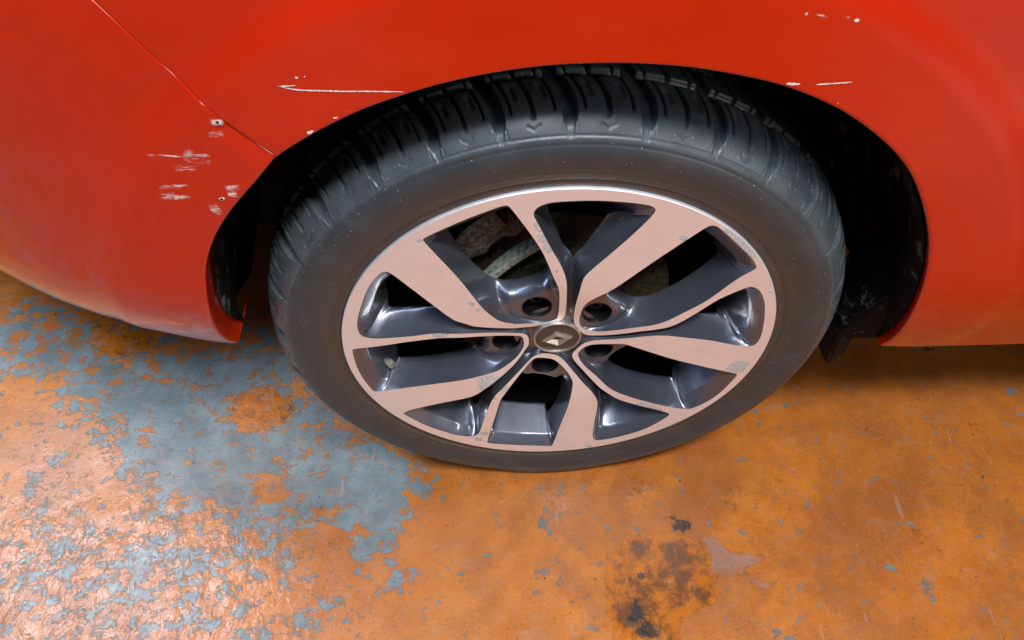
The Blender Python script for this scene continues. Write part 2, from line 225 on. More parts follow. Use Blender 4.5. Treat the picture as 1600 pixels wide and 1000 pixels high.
def m_floor():
    t = NT('worn_floor_paint')
    co = t.coord()
    wn = t.noise(22, 4, .6, col=True)
    vm = t.N('ShaderNodeVectorMath', operation='MULTIPLY_ADD'); t.L(wn, vm.inputs[0]); vm.inputs[1].default_value = (.022, .022, 0); t.L(co, vm.inputs[2])
    wv = vm.outputs[0]
    mp = t.N('ShaderNodeMapping'); mp.inputs['Scale'].default_value = (1, 1.25, 1); t.L(wv, mp.inputs['Vector']); wv = mp.outputs[0]
    n1 = t.noise(44, 9, .72, vec=wv)
    n2 = t.noise(9, 3, .5, vec=wv)
    g = t.math('ADD', t.math('ADD', t.math('MULTIPLY', n1, .8), t.math('MULTIPLY', n2, .2)), t.attr('grey'))
    gm = t.ramp(g, .988, 1.010)
    edge = t.ramp(t.math('ABSOLUTE', t.math('SUBTRACT', g, .990)), 0, .012, 1, 0)
    # orange coat
    big = t.ramp(t.noise(5, 5, .6), .3, .7)
    mid = t.ramp(t.noise(26, 7, .7), .35, .7)
    fine = t.ramp(t.noise(240, 5, .7), .3, .75)
    org = t.mix(big, (.44, .125, .008), (.60, .190, .013))
    org = t.mix(t.math('MULTIPLY', mid, .6), org, (.38, .10, .014))
    org = t.mix(t.math('MULTIPLY', fine, .35), org, (.34, .12, .04))
    thin = t.ramp(t.noise(24, 9, .78, vec=wv), .53, .62, 0, .42)      # coat worn thin, primer greying through
    org = t.mix(thin, org, (.36, .19, .11))
    blotch = t.ramp(t.noise(7, 6, .7), .42, .62, 0, .62)
    org = t.mix(blotch, org, (.28, .092, .024))
    grime = t.ramp(t.math('ADD', t.math('MULTIPLY', t.noise(90, 7, .8), .7), t.math('MULTIPLY', t.noise(11, 3), .3)), .565, .64, 0, .8)
    org = t.mix(grime, org, (.20, .07, .015))
    pit = t.math('MULTIPLY', t.ramp(t.voro(150), .05, .11, 1, 0), t.ramp(t.voro(150, out='Color'), .66, .7))
    # primer
    gr = t.mix(t.ramp(t.noise(18, 6, .65), .35, .7), (.105, .140, .152), (.185, .232, .250))
    gr = t.mix(t.math('MULTIPLY', t.ramp(t.noise(300, 5, .7), .4, .75), .4), gr, (.12, .15, .16))
    gr = t.mix(t.math('MULTIPLY', t.ramp(t.noise(40, 7, .75), .52, .68), .5), gr, (.26, .17, .10))
    gr = t.mix(t.math('MULTIPLY', t.ramp(t.noise(120, 6, .8), .60, .68), .6), gr, (.08, .085, .085))
    base = t.mix(gm, org, gr)
    base = t.mix(t.math('MULTIPLY', edge, .35), base, (.25, .12, .05))
    # orange soaked darker by oil / water
    nn = t.math('MULTIPLY', t.math('SUBTRACT', t.noise(38, 6, .65), .5), .55)
    st = t.math('ADD', t.attr('stain'), nn)
    sm = t.ramp(st, .26, .30)
    rim = t.ramp(t.math('ABSOLUTE', t.math('SUBTRACT', st, .275)), 0, .022, 1, 0)
    soak = t.mix(t.ramp(t.math('ADD', t.noise(34, 8, .75), t.math('MULTIPLY', t.attr('stain'), .5)), .65, .82), (.50, .135, .002), (.085, .030, .012))
    base = t.mix(t.math('MULTIPLY', t.math('MULTIPLY', sm, t.ramp(gm, 0, 1, 1, .85)), .8), base, soak)
    base = t.mix(t.math('MULTIPLY', rim, .6), base, (.16, .055, .015))
    pn = t.math('ADD', t.attr('pale'), t.math('MULTIPLY', nn, .9))
    pm = t.ramp(pn, .40, .52)
    base = t.mix(t.math('MULTIPLY', pm, .85), base, t.mix(mid, (.34, .185, .13), (.25, .145, .11)))
    prim = t.ramp(t.math('ABSOLUTE', t.math('SUBTRACT', pn, .42)), 0, .05, 1, 0)
    base = t.mix(t.math('MULTIPLY', prim, .5), base, (.30, .10, .04))
    hz = t.math('MULTIPLY', t.attr('sheen_haze'), t.ramp(t.noise(40, 6, .7), .3, .7, .25, 1))
    base = t.mix(t.math('MULTIPLY', hz, .24), base, (.62, .36, .29))  # pale pink lamp sheen of the left foreground, painted into the colour
    bn = t.math('ADD', t.attr('dark'), t.math('MULTIPLY', t.math('SUBTRACT', t.noise(95, 7, .75), .5), 1.6))
    bm_ = t.ramp(bn, .50, .66)
    base = t.mix(t.math('MULTIPLY', bm_, .92), base, (.030, .026, .024))
    base = t.mix(t.math('MULTIPLY', pit, .75), base, (.06, .04, .03))
    sp1 = t.ramp(t.noise(420, 3, .6), .60, .70, 0, .55); base = t.mix(sp1, base, (.10, .05, .025))
    sp2 = t.ramp(t.noise(330, 2, .5, vec=t.map((1, 1, 1), (0, 0, 0), (3, 7, 0))), .64, .72, 0, .4); base = t.mix(sp2, base, (.50, .32, .20))
    scr = t.math('MULTIPLY', t.ramp(t.noise(120, 4, .7, vec=t.map((1, .12, 1), (0, 0, .5))), .62, .68), t.ramp(t.noise(9, 3), .48, .6)); base = t.mix(t.math('MULTIPLY', scr, .3), base, (.45, .32, .25))
    # relief: coat stands proud of the primer, troweled lumps in the rough area
    rf = t.attr('lumps')
    lump = t.math('MULTIPLY', t.math('ADD', t.noise(48, 3, .5, .3, vec=t.map((1.3, .8, 1), (0, 0, .45))), t.math('MULTIPLY', t.noise(20, 1), .9)), rf)
    h = t.math('ADD', t.math('MULTIPLY', gm, -1.0), t.math('MULTIPLY', t.noise(260, 5, .65), .7))
    nb = t.bump(h, .5, .0012)
    nb = t.bump(lump, .9, .0040, nb)
    grain = t.math('MULTIPLY', t.noise(190, 4, .6), rf); nb = t.bump(grain, .6, .0010, nb)
    nb = t.bump(t.math('MULTIPLY', pit, -1), .6, .001, nb)
    ro = t.ramp(t.noise(38, 5, .6), .3, .7, .26, .46)
    ro = t.math('ADD', ro, t.math('MULTIPLY', gm, .06)); ro = t.math('ADD', ro, t.math('MULTIPLY', rf, -.07))
    ro = t.math('SUBTRACT', ro, t.math('MULTIPLY', sm, .14))
    return t.set(base=base, rough=ro, normal=nb, spec=.6)

PAINT = m_paint(); MACH = m_machined(); GUN = m_gun(); RUB = m_rubber()
LINER = m_plastic('liner_plastic', (.003, .003, .004), .7, .6, spec=.15)
TRIM = m_plastic('black_plastic', (.004, .004, .005), .5, .06, spec=.12)
CAST = m_cast('rough_casting', (.06, .057, .052), (.20, .19, .175))
RUST = m_cast('rusty_iron', (.10, .045, .02), (.05, .03, .02), .2, .85)
DISC = m_cast('tarnished_disc', (.11, .092, .045), (.03, .025, .016), .5, .6)
BRKT = m_cast('dusty_bracket', (.36, .40, .34), (.12, .13, .11), .2, .85)
BLACK = m_plastic('cavity_shade_black', (.003, .003, .003), .9, spec=.1)  # near-black colour carries the shade of the unlit barrel and arch
BOLT = m_plastic('bolt_steel', (.012, .012, .013), .22)
CHROME = m_metal('satin_chrome', (.62, .58, .50), .42)
CAPP = m_plastic('cap_lacquer', (.055, .042, .04), .35)
SCUFF = m_scuff(); SMEAR = m_smear(); FLOOR = m_floor()
SEAL = m_plastic('seam_dark', (.03, .006, .004), .6)

# ---------------------------------------------------------------- ground
def seg_dist(px, py, poly):
    """signed distance to polygon, positive inside"""
    P = np.array(poly); d = np.full(px.shape, 1e9); ins = np.zeros(px.shape, bool)
    for (x0, y0), (x1, y1) in zip(P, np.roll(P, -1, 0)):
        ex, ey = x1-x0, y1-y0; t = np.clip(((px-x0)*ex+(py-y0)*ey)/(ex*ex+ey*ey+1e-12), 0, 1)
        d = np.minimum(d, np.hypot(px-x0-t*ex, py-y0-t*ey))
        c = ((y0 > py) != (y1 > py)) & (px < (x1-x0)*(py-y0)/(y1-y0+1e-12)+x0); ins ^= c
    return np.where(ins, d, -d)
def ground():
    def axis(lo, hi, step, far):
        core = np.arange(lo, hi, step); g = step*1.25**np.arange(1, 40); g = np.cumsum(g); g = g[g < far]
        return np.r_[(lo-g)[::-1], core, hi+g]
    xs = axis(-1.0, .95, .004, 9); ys = axis(-.34, .60, .004, 9)
    X, Y = np.meshgrid(xs, ys, indexing='ij')
    # the slab is not dead flat: shallow troweled waves
    wave = lambda a, b, p: np.sin(a*X+b*Y+p)
    Z = .0007*(wave(9, 5, .3)+wave(-6, 13, 1.1)+wave(17, -8, 2.0))
    Z[np.hypot(X, Y) > 1.6] = 0
    o = link('ground', mesh('ground', np.stack([X, Y, Z], -1), grid_faces(len(xs), len(ys))), FLOOR)
    tag(o, kind='structure')
    def at(name, a):
        A = o.data.attributes.new(name, 'FLOAT', 'POINT'); A.data.foreach_set('value', a.ravel().astype(np.float32))
    dm = seg_dist(X, Y, GREY_MAIN)
    # level field: ~0.43 scattered islands, 0.50 half, 0.60 mostly primer
    g = .403+.155*ss(dm, -.06, .035)
    low = ss(-X, .16, .42)*ss(-Y, -.04, .09)              # rough left foreground: more islands
    g = np.maximum(g, .403+.076*ss(-X, .12, .40)*ss(-Y, -.06, .04))
    edge = ss(-X, .52, .66)
    g = np.where(dm > -.1, g-.012*edge*ss(dm, -.03, .03), g)
    g -= .010*ss(X, .0, .3)
    for bx, by, rx, ry, v in BLOBS:
        g += v*np.exp(-(((X-bx)/rx)**2+((Y-by)/ry)**2)*.9)
    at('grey', g)
    s = .55*ss(seg_dist(X, Y, STAIN), -.03, .02)+.0
    s = np.maximum(s, .38*ss(seg_dist(X, Y, WET), -.02, .012)); s = np.maximum(s, .38*ss(seg_dist(X, Y, WET2), -.02, .012))
    at('stain', s-.03)
    at('pale', .62*ss(seg_dist(X, Y, PALE), -.012, .010)-.1)
    d = np.zeros_like(X)
    for bx, by, rx, ry, v in DARKS:
        d = np.maximum(d, v*np.exp(-(((X-bx)/rx)**2+((Y-by)/ry)**2)*.8))
    at('dark', d*1.0-.14)
    at('lumps', low*ss(-X, .1, .5)); at('sheen_haze', np.clip(ss(-X, .18, .55)*ss(-Y, -.14, .05)+.0, 0, 1))
ground()
def grit():
    V = []; F = []
    for _ in range(520):
        x = rng.uniform(-.85, .8); y = rng.uniform(-.3, .45); r = rng.uniform(.0004, .0011)*(2.0 if rng.random() < .04 else 1)
        k = len(V); a = rng.uniform(0, 6.3)
        for q in range(5): V.append((x+r*rng.uniform(.6, 1.3)*math.cos(a+q*1.257), y+r*rng.uniform(.6, 1.3)*math.sin(a+q*1.257), .0008))
        V.append((x, y, .0012+r*rng.uniform(.7, 1.2)))
        F += [(k+q, k+(q+1) % 5, k+5) for q in range(5)]
    t = NT('grit'); m = t.set(base=t.mix(t.ramp(t.voro(90, out='Color'), .3, .8), (.05, .04, .035), (.45, .42, .38)), rough=.8)
    tag(link('grit', mesh('grit', V, F), m, smooth=False), 'fine grit scattered over the worn painted floor', 'grit', 'stuff')
grit()

# ---------------------------------------------------------------- the car
car = bpy.data.objects.new('car', None); S.collection.objects.link(car)
tag(car, 'red car seen close at its front wheel, with white scrapes on bumper and wing', 'car')
OFF = (0, 0, HZ)
RF = np.array([0, .03, .07, .11, .16, .2286]); YF = np.array([.018, .018, .0062, -.0019, -.0001, 0.])
RFd = np.linspace(0, .2286, 200); YFd = np.convolve(np.pad(np.interp(RFd, RF, YF), 12, 'edge'), np.ones(25)/25, 'valid')
fy = lambda r: np.interp(r, RFd, YFd)

def smooth_loop(pts, n, closed=True, lo=.25):
    """Catmull-Rom through the points, even steps; corners stay where points crowd"""
    P = np.array(pts, float); k = len(P); out = []
    for i in range(k if closed else k-1):
        if closed: p0, p1, p2, p3 = P[(i-1) % k], P[i], P[(i+1) % k], P[(i+2) % k]
        else: p0, p1, p2, p3 = P[max(i-1, 0)], P[i], P[i+1], P[min(i+2, k-1)]
        L = np.linalg.norm(p2-p1)
        m1 = (p2-p0); m2 = (p3-p1)
        m1 = m1/ (np.linalg.norm(p2-p1)+np.linalg.norm(p1-p0)+1e-9)*L; m2 = m2/(np.linalg.norm(p3-p2)+np.linalg.norm(p2-p1)+1e-9)*L
        # hold corners: damp tangents where the turn is sharp
        def damp(a, b, c):
            u = (b-a)/(np.linalg.norm(b-a)+1e-9); v = (c-b)/(np.linalg.norm(c-b)+1e-9); return float(np.clip((u@v+.1)/.9, 0, 1))
        m1 = m1*damp(p0, p1, p2); m2 = m2*damp(p1, p2, p3)
        for t in np.linspace(0, 1, 12, endpoint=False):
            out.append((2*t**3-3*t*t+1)*p1+(t**3-2*t*t+t)*m1+(-2*t**3+3*t*t)*p2+(t**3-t*t)*m2)
    if not closed: out.append(P[-1])
    Q = np.array(out)
    if closed: Q = np.vstack([Q, Q[:1]])
    s = np.r_[0, np.cumsum(np.hypot(*np.diff(Q[:, :2], axis=0).T) if Q.shape[1] == 2 else np.linalg.norm(np.diff(Q, axis=0), axis=1))]
    tt = np.linspace(0, s[-1], n, endpoint=not closed)
    R = np.stack([np.interp(tt, s, Q[:, j]) for j in range(Q.shape[1])], 1)
    if closed:                                # knock the last facets off
        for _ in range(2): R = .5*R+.25*(np.roll(R, 1, 0)+np.roll(R, -1, 0))
    return R
WL = [smooth_loop(p, 420) for p in WINDOWS]
ST = smooth_loop(STAR, 1900)

def inside(px, py, poly):
    ins = np.zeros(px.shape, bool)
    for (x0, y0), (x1, y1) in zip(poly, np.roll(poly, -1, 0)):
        ins ^= ((y0 > py) != (y1 > py)) & (px < (x1-x0)*(py-y0)/(y1-y0+1e-12)+x0)
    return ins

wheel = bpy.data.objects.new('wheel', None); S.collection.objects.link(wheel)
wheel.parent = car; wheel.location = OFF
tag(wheel, 'five-spoke alloy wheel with machined faces in a winter tyre')

# ---- machined face
def rim_face():
    R0 = .2286; n = 480
    th = np.linspace(0, 2*PI, n, endpoint=False); outer = np.stack([R0*np.sin(th), R0*np.cos(th)], 1)
    loops = [outer]+WL+[ST]
    pts = np.vstack(loops); edges = []; k = 0
    for l in loops:
        m = len(l); edges += [(k+i, k+(i+1) % m) for i in range(m)]; k += m
    gx = []
    st = .004
    for j, z in enumerate(np.arange(-R0, R0, st*.87)):
        for x in np.arange(-R0+(j % 2)*st/2, R0, st):
            if math.hypot(x, z) < R0-.002: gx.append((x, z))
    gx = np.array(gx); keep = ~inside(gx[:, 0], gx[:, 1], ST)
    for l in WL: keep &= ~inside(gx[:, 0], gx[:, 1], l)
    gx = gx[keep]
    allp = np.vstack([pts, gx])
    v, e, f, *_ = delaunay_2d_cdt([Vector(p) for p in allp], edges, [], 0, 1e-7)
    v = np.array([tuple(p) for p in v]); f = np.array([q for q in f if len(q) == 3])
    c = v[f].mean(1); keep = (np.hypot(c[:, 0], c[:, 1]) < R0) & ~inside(c[:, 0], c[:, 1], ST)
    for l in WL: keep &= ~inside(c[:, 0], c[:, 1], l)
    f = f[keep]
    r = np.hypot(v[:, 0], v[:, 1]); V = np.stack([v[:, 0], fy(r), v[:, 1]], 1)
    nrm = np.cross(V[f[:, 1]]-V[f[:, 0]], V[f[:, 2]]-V[f[:, 0]])
    f[nrm[:, 1] > 0] = f[nrm[:, 1] > 0][:, ::-1]
    o = link('rim_face', mesh('rim_face', V, f), MACH, wheel)
    tag(o, 'machined bare alloy face with patches of pale corrosion')
    A = o.data.attributes.new('corrosion', 'FLOAT', 'POINT')
    co = np.zeros(len(o.data.vertices)*3); o.data.vertices.foreach_get('co', co); co = co.reshape(-1, 3)
    a = np.full(len(co), .0)
    for x, z, rr, s in CORR:
        a = np.maximum(a, s*np.exp(-((co[:, 0]-x)**2+(co[:, 2]-z)**2)/(rr*1.3)**2))
    A.data.foreach_set('value', (a*.75).astype(np.float32))
rim_face()
lathe('rim_lip', [(.2286, .0000), (.2290, .0002), (.2294, .0008), (.2295, .0018), (.2293, .0060), (.2280, .012), (.224, .018)], MACH, wheel, 360, flip=True)

# ---- painted insides of the windows
def polyray(c, pts, poly):
    """from c through each point: hit on the star-shaped polygon"""
    P = poly-c; a = np.arctan2(P[:, 0], P[:, 1]); r = np.hypot(P[:, 0], P[:, 1]); o = np.argsort(a); a = a[o]; r = r[o]
    D = pts-c; b = np.arctan2(D[:, 0], D[:, 1]); rr = np.interp(b, np.r_[a-2*PI, a, a+2*PI], np.r_[r, r, r])
    return c+np.stack([np.sin(b)*rr, np.cos(b)*rr], 1)
def pol(l, rot): return np.array([((r/1000)*math.sin(math.radians(a)+rot), (r/1000)*math.cos(math.radians(a)+rot)) for r, a in l])
HW = [(84, -26), (86, -13), (94, -7), (110, -5), (136, -7.5), (160, -11), (180, -14), (190.5, -16), (190.5, -21), (190.5, -26), (190.5, -31), (190.5, -36), (174, -38), (155, -40), (141, -41), (124, -42), (108, -42.5), (95, -40), (87, -34)]
BR, BA = .0555, -25.
SLOT = .0154
def cavity(i):
    rot = 2*PI*i/5; L = WL[i]; n = len(L)
    c = pol([(135, -25)], rot)[0]
    hp = smooth_loop(pol(HW, rot), 400)
    H = polyray(c, L, hp)
    for _ in range(6): H = .5*H+.25*(np.roll(H, 1, 0)+np.roll(H, -1, 0))
    r0 = np.hypot(L[:, 0], L[:, 1]); y0 = fy(r0)
    wp = 1-ss(r0, .058, .092); wo = ss(r0, .206, .2125)
    nrm = (L-c)/np.linalg.norm(L-c, axis=1)[:, None]
    YH = .037+.013*wo
    rows = []
    sv = np.r_[0, .02, .05, np.linspace(.08, 1, 40)]
    padY = .0185
    for s in sv:
        # side wall
        gs = s; hs = y0+(YH-y0)*(1-(1-s)**1.15)
        # pad: short wall, flat, round over
        a1 = .10; wl = min(s/a1, 1); fl = max((s-a1)/(1-a1), 0)
        gp = .035*wl+.965*fl
        hp_ = y0+(padY-y0)*wl**.9+(YH-padY)*(0 if fl < .74 else (1-math.sqrt(max(0, 1-((fl-.74)/.26)**2))))
        # outer: lip wall then tray
        b1 = .28
        if s < b1: go = .47*(s/b1); ho = y0+(.0115-y0)*(s/b1)**1.1
        else: q = (s-b1)/(1-b1); go = .47+.53*q; ho = .0115+(YH-.0115)*q
        g = gs*(1-wp)*(1-wo)+gp*wp+go*wo; h = hs*(1-wp)*(1-wo)+hp_*wp+ho*wo
        p = L+(H-L)*g[:, None]
        rows.append(np.stack([p[:, 0], h, p[:, 1]], 1))
    for k in range(1, 5):                     # rolled back edge
        a = k/4*PI/2; p = H+nrm*.004*(1-math.cos(a))
        rows.append(np.stack([p[:, 0], YH+.004*math.sin(a)*np.ones(n), p[:, 1]], 1))
    V = np.stack(rows, 1).reshape(-1, 3); m = len(rows)
    F = grid_faces(n, m, True)
    # bolt hole: drop faces in the circle, pull the rest of the rim onto it
    bc = pol([(BR*1000, BA)], rot)[0]
    d = np.hypot(V[:, 0]-bc[0], V[:, 2]-bc[1]); isin = (d < SLOT) & (V[:, 1] < .04)
    cnt = isin[F].sum(1); F = F[cnt < 4]
    used = np.zeros(len(V), bool); used[F.ravel()] = True
    mv = isin & used
    V[mv, 0] = bc[0]+(V[mv, 0]-bc[0])/d[mv]*SLOT; V[mv, 2] = bc[1]+(V[mv, 2]-bc[1])/d[mv]*SLOT
    o = link('window_lining', mesh('window_lining', V, F), GUN, wheel, sharp=70)
    # counterbore and bolt
    X = [(SLOT+.0006, padY-.0006), (SLOT-.0006, padY+.0010), (SLOT-.0012, padY+.004), (SLOT-.0024, padY+.026), (.0125, padY+.028), (.0085, padY+.032), (.0, padY+.032)]
    lathe('bolt_hole', X, TRIM, wheel, 48, loc=(bc[0], 0, bc[1]), flip=True)
    hx = []
    for q in range(6): hx.append((.0088*math.cos(q*PI/3+i), .0088*math.sin(q*PI/3+i)))
    bm = bmesh.new()
    top = [bm.verts.new((x*.93, padY+.011, z*.93)) for x, z in hx]; mid = [bm.verts.new((x, padY+.0122, z)) for x, z in hx]; bot = [bm.verts.new((x, padY+.030, z)) for x, z in hx]
    inn = [bm.verts.new((x*.45, padY+.011, z*.45)) for x, z in hx]; inb = [bm.verts.new((x*.42, padY+.016, z*.42)) for x, z in hx]
    for q in range(6):
        r = (q+1) % 6
        bm.faces.new((top[q], top[r], mid[r], mid[q])); bm.faces.new((mid[q], mid[r], bot[r], bot[q]))
        bm.faces.new((inn[q], inn[r], top[r], top[q])); bm.faces.new((inb[q], inb[r], inn[r], inn[q]))
    bm.faces.new(inb); bmesh.ops.recalc_face_normals(bm, faces=bm.faces)
    me = bpy.data.meshes.new('wheel_bolt'); bm.to_mesh(me); bm.free()
    link('wheel_bolt', me, BOLT, wheel, (bc[0], 0, bc[1]), smooth=False)
for i in range(5): cavity(i)

HP = [(117, 5.5), (120, 2.4), (136, -1.0), (155, -3.2), (172, -5.2), (184, -5.5), (189, -2), (189, 4), (189, 10), (183, 13.2), (168, 12.8), (150, 11.5), (130, 9.5), (121, 8.3)]
def star_lining():
    n = len(ST); ang = np.degrees(np.arctan2(ST[:, 0], ST[:, 1])); r0 = np.hypot(ST[:, 0], ST[:, 1])
    sec = np.round((ang-6)/72).astype(int); ph = ang-72*sec
    y0 = fy(r0); H = np.zeros_like(ST); YH = np.zeros(n)
    for k in np.unique(sec):
        m = sec == k; rot = 2*PI*k/5
        poly = smooth_loop(pol(HP, rot), 300); c = pol([(150, 4.5)], rot)[0]
        Hh = polyray(c, ST[m], poly)
        rr = r0[m]; ca = np.interp(rr, [.03, .045, .064, .092, .113], [18, 15, 10, 6.5, 5.5])
        Hc = np.stack([rr*np.sin(np.radians(ca)+rot), rr*np.cos(np.radians(ca)+rot)], 1)
        yc = np.interp(rr, [.03, .05, .07, .095, .116], [.0215, .0215, .023, .026, .030])
        # strips round the cap: straight down
        strip = (ph[m] < 5) & (rr < .05) | (rr < .0405)
        w = ss(rr, .110, .126)[:, None]
        ap = pol([(113, 5.5)], rot)[0]
        Hm = Hc*(1-w)+Hh*w
        Hm[strip] = ST[m][strip]*.93
        ym = yc*(1-w[:, 0])+.031*w[:, 0]; ym[strip] = .0215
        H[m] = Hm; YH[m] = ym
    wo = ss(r0, .204, .211); YH = YH+.019*wo
    for _ in range(4):
        H = .5*H+.25*(np.roll(H, 1, 0)+np.roll(H, -1, 0)); YH = .5*YH+.25*(np.roll(YH, 1)+np.roll(YH, -1))
    rows = []
    for s in np.r_[0, .02, .05, np.linspace(.09, 1, 26)]:
        b1 = .28
        if s < b1: go = .45*(s/b1); ho = y0+(.0115-y0)*(s/b1)**1.1
        else: q = (s-b1)/(1-b1); go = .45+.55*q; ho = .0115+(YH-.0115)*q
        hs = y0+(YH-y0)*(1-(1-s)**1.5); gs = s**1.25
        g = gs*(1-wo)+go*wo; h = hs*(1-wo)+ho*wo
        p = ST+(H-ST)*g[:, None]; rows.append(np.stack([p[:, 0], h, p[:, 1]], 1))
    hole = ss(r0, .112, .125)
    ctr = np.stack([.150*np.sin(np.radians(72*sec+4.5)), .150*np.cos(np.radians(72*sec+4.5))], 1)
    nr = (H-ctr)/(np.linalg.norm(H-ctr, axis=1)[:, None]+1e-6)
    for k in range(1, 4):
        a = k/3*PI/2; p = H+nr*(.003*(1-math.cos(a))*hole)[:, None]
        rows.append(np.stack([p[:, 0], YH+.004*math.sin(a)*hole, p[:, 1]], 1))
    V = np.stack(rows, 1).reshape(-1, 3)
    link('spoke_channel', mesh('spoke_channel', V, grid_faces(n, len(rows), True)), GUN, wheel, sharp=70)
star_lining()
lathe('hub_plate', [(0, .0215), (.030, .0213), (.042, .0216), (.0465, .0222)], GUN, wheel, 96)
# barrel seen through the windows
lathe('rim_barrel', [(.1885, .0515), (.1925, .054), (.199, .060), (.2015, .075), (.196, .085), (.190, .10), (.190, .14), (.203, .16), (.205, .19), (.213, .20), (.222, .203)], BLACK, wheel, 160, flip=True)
lathe('black_back_disc', [(.0, .118), (.10, .118), (.165, .112), (.188, .10)], BLACK, wheel, 96)  # added black disc, keeps the wheel openings dark against the lit floor
lathe('brake_disc', [(.0, .055), (.070, .055), (.078, .056), (.081, .060), (.081, .072), (.088, .0735), (.1295, .0735), (.131, .0745), (.131, .094), (.129, .0955), (.07, .0955)], DISC, wheel, 120)

# caliper and carrier
def caliper():
    bm = bmesh.new()
    n1, n2 = 26, 12
    V = []
    for a in np.linspace(-78, -8, n1):
        ar = math.radians(a)
        for b in np.linspace(0, 2*PI, n2, endpoint=False):
            rc = .139+.021*math.cos(b)*(1-.35*abs((a+43)/35)**3)+.004*math.sin(a*.35)+.003*math.sin(b*3+a*.2)
            yy = .082+.034*math.sin(b)*(1-.3*abs((a+43)/35)**3)+.003*math.cos(a*.4+b)
            V.append((rc*math.sin(ar), yy, rc*math.cos(ar)))
    F = [tuple(q) for q in grid_faces(n1, n2)]
    F += [((i)*n2+n2-1, (i+1)*n2+n2-1, (i+1)*n2, i*n2) for i in range(n1-1)]
    F += [tuple(range(n2)), tuple(range((n1-1)*n2, n1*n2))]
    link('brake_caliper', mesh('brake_caliper', V, F), CAST, wheel)
    def bar(name, pts, w, h, mat):
        P = smooth_loop(pts, 24, closed=False); V = []
        for k, p in enumerate(P):
            t = P[min(k+1, 23)]-P[max(k-1, 0)]; t /= np.linalg.norm(t); up = np.array([0, 1, 0.]); s = np.cross(t, up); s /= np.linalg.norm(s)
            for a, b in ((-1, -1), (-.6, -1.15), (.6, -1.15), (1, -1), (1, 1), (-1, 1)): V.append(p+s*a*w+up*b*h)
        F = [tuple(q) for q in grid_faces(24, 6)]+[((i)*6+5, (i+1)*6+5, (i+1)*6, i*6) for i in range(23)]+[tuple(range(6)), tuple(range(138, 144))]
        link(name, mesh(name, V, F), mat, wheel, sharp=35)
    bar('caliper_bracket', [(-.083, .048, .052), (-.066, .048, .076), (-.045, .050, .096), (-.016, .052, .118)], .0045, .007, BRKT)
    bar('caliper_arm', [(-.11, .055, .06), (-.105, .055, .095), (-.085, .055, .13), (-.06, .056, .15)], .012, .008, CAST)
caliper()

# valve stem
bm = bmesh.new()
def cone(bm, p0, p1, r0, r1, n=16):
    p0 = Vector(p0); p1 = Vector(p1); q = (p1-p0).to_track_quat('Z', 'Y')
    a = [bm.verts.new(p0+q@Vector((r0*math.cos(k*2*PI/n), r0*math.sin(k*2*PI/n), 0))) for k in range(n)]
    b = [bm.verts.new(p1+q@Vector((r1*math.cos(k*2*PI/n), r1*math.sin(k*2*PI/n), 0))) for k in range(n)]
    for k in range(n): bm.faces.new((a[k], a[(k+1) % n], b[(k+1) % n], b[k]))
    bm.faces.new(b)
vb = Vector((-.204, .042, -.052)); vd = Vector((.62, -.75, .10)).normalized()
for a, b, r0, r1 in ((0, .010, .0075, .005), (.010, .020, .005, .0038), (.020, .022, .0038, .0046), (.022, .030, .0046, .0042)):
    cone(bm, vb+vd*a, vb+vd*b, r0, r1)
me = bpy.data.meshes.new('valve_stem'); bm.to_mesh(me); bm.free(); link('valve_stem', me, BRKT, wheel, sharp=40)
# ---- centre cap: plate, ring, raised lozenge
cap = lathe('centre_cap', [(0, .0148), (.018, .0150), (.0235, .0155), (.0243, .0160)], CAPP, wheel, 96)
lathe('cap_ring', [(.0236, .0158), (.0240, .0142), (.0249, .0136), (.0258, .0140), (.0264, .0158), (.0264, .0216)], CHROME, cap, 96)
def lozenge():
    W_, Hh, w_, h_ = .0128, .0172, .0036, .0072
    # four mitred arms round a diamond opening; ridge along each arm; drawn upright then turned with the wheel
    turn = math.radians(CAPTURN)
    ring = lambda a, b, y: [(a, y, 0), (0, y, b), (-a, y, 0), (0, y, -b)]
    o_ = ring(W_, Hh, .0148); r1 = ring(W_*.97, Hh*.97, .0128); rid = ring((W_+w_)/2, (Hh+h_)/2, .0112); i_ = ring(w_, h_, .0140); c0 = ring(w_*.9, h_*.9, .0148)
    V = o_+r1+rid+i_+c0; F = []
    for k in range(4):
        for q in range(4):
            j = (q+1) % 4; F.append((k*4+q, k*4+j, (k+1)*4+j, (k+1)*4+q))
    V = [(x*math.cos(turn)+z*math.sin(turn), y, -x*math.sin(turn)+z*math.cos(turn)) for x, y, z in V]
    me = mesh('cap_emblem', V, F)
    bm = bmesh.new(); bm.from_mesh(me); bmesh.ops.recalc_face_normals(bm, faces=bm.faces)
    bmesh.ops.bevel(bm, geom=bm.edges[:], offset=.0003, segments=2, affect='EDGES'); bm.to_mesh(me); bm.free()
    link('cap_emblem', me, CHROME, cap, sharp=25)
lozenge()

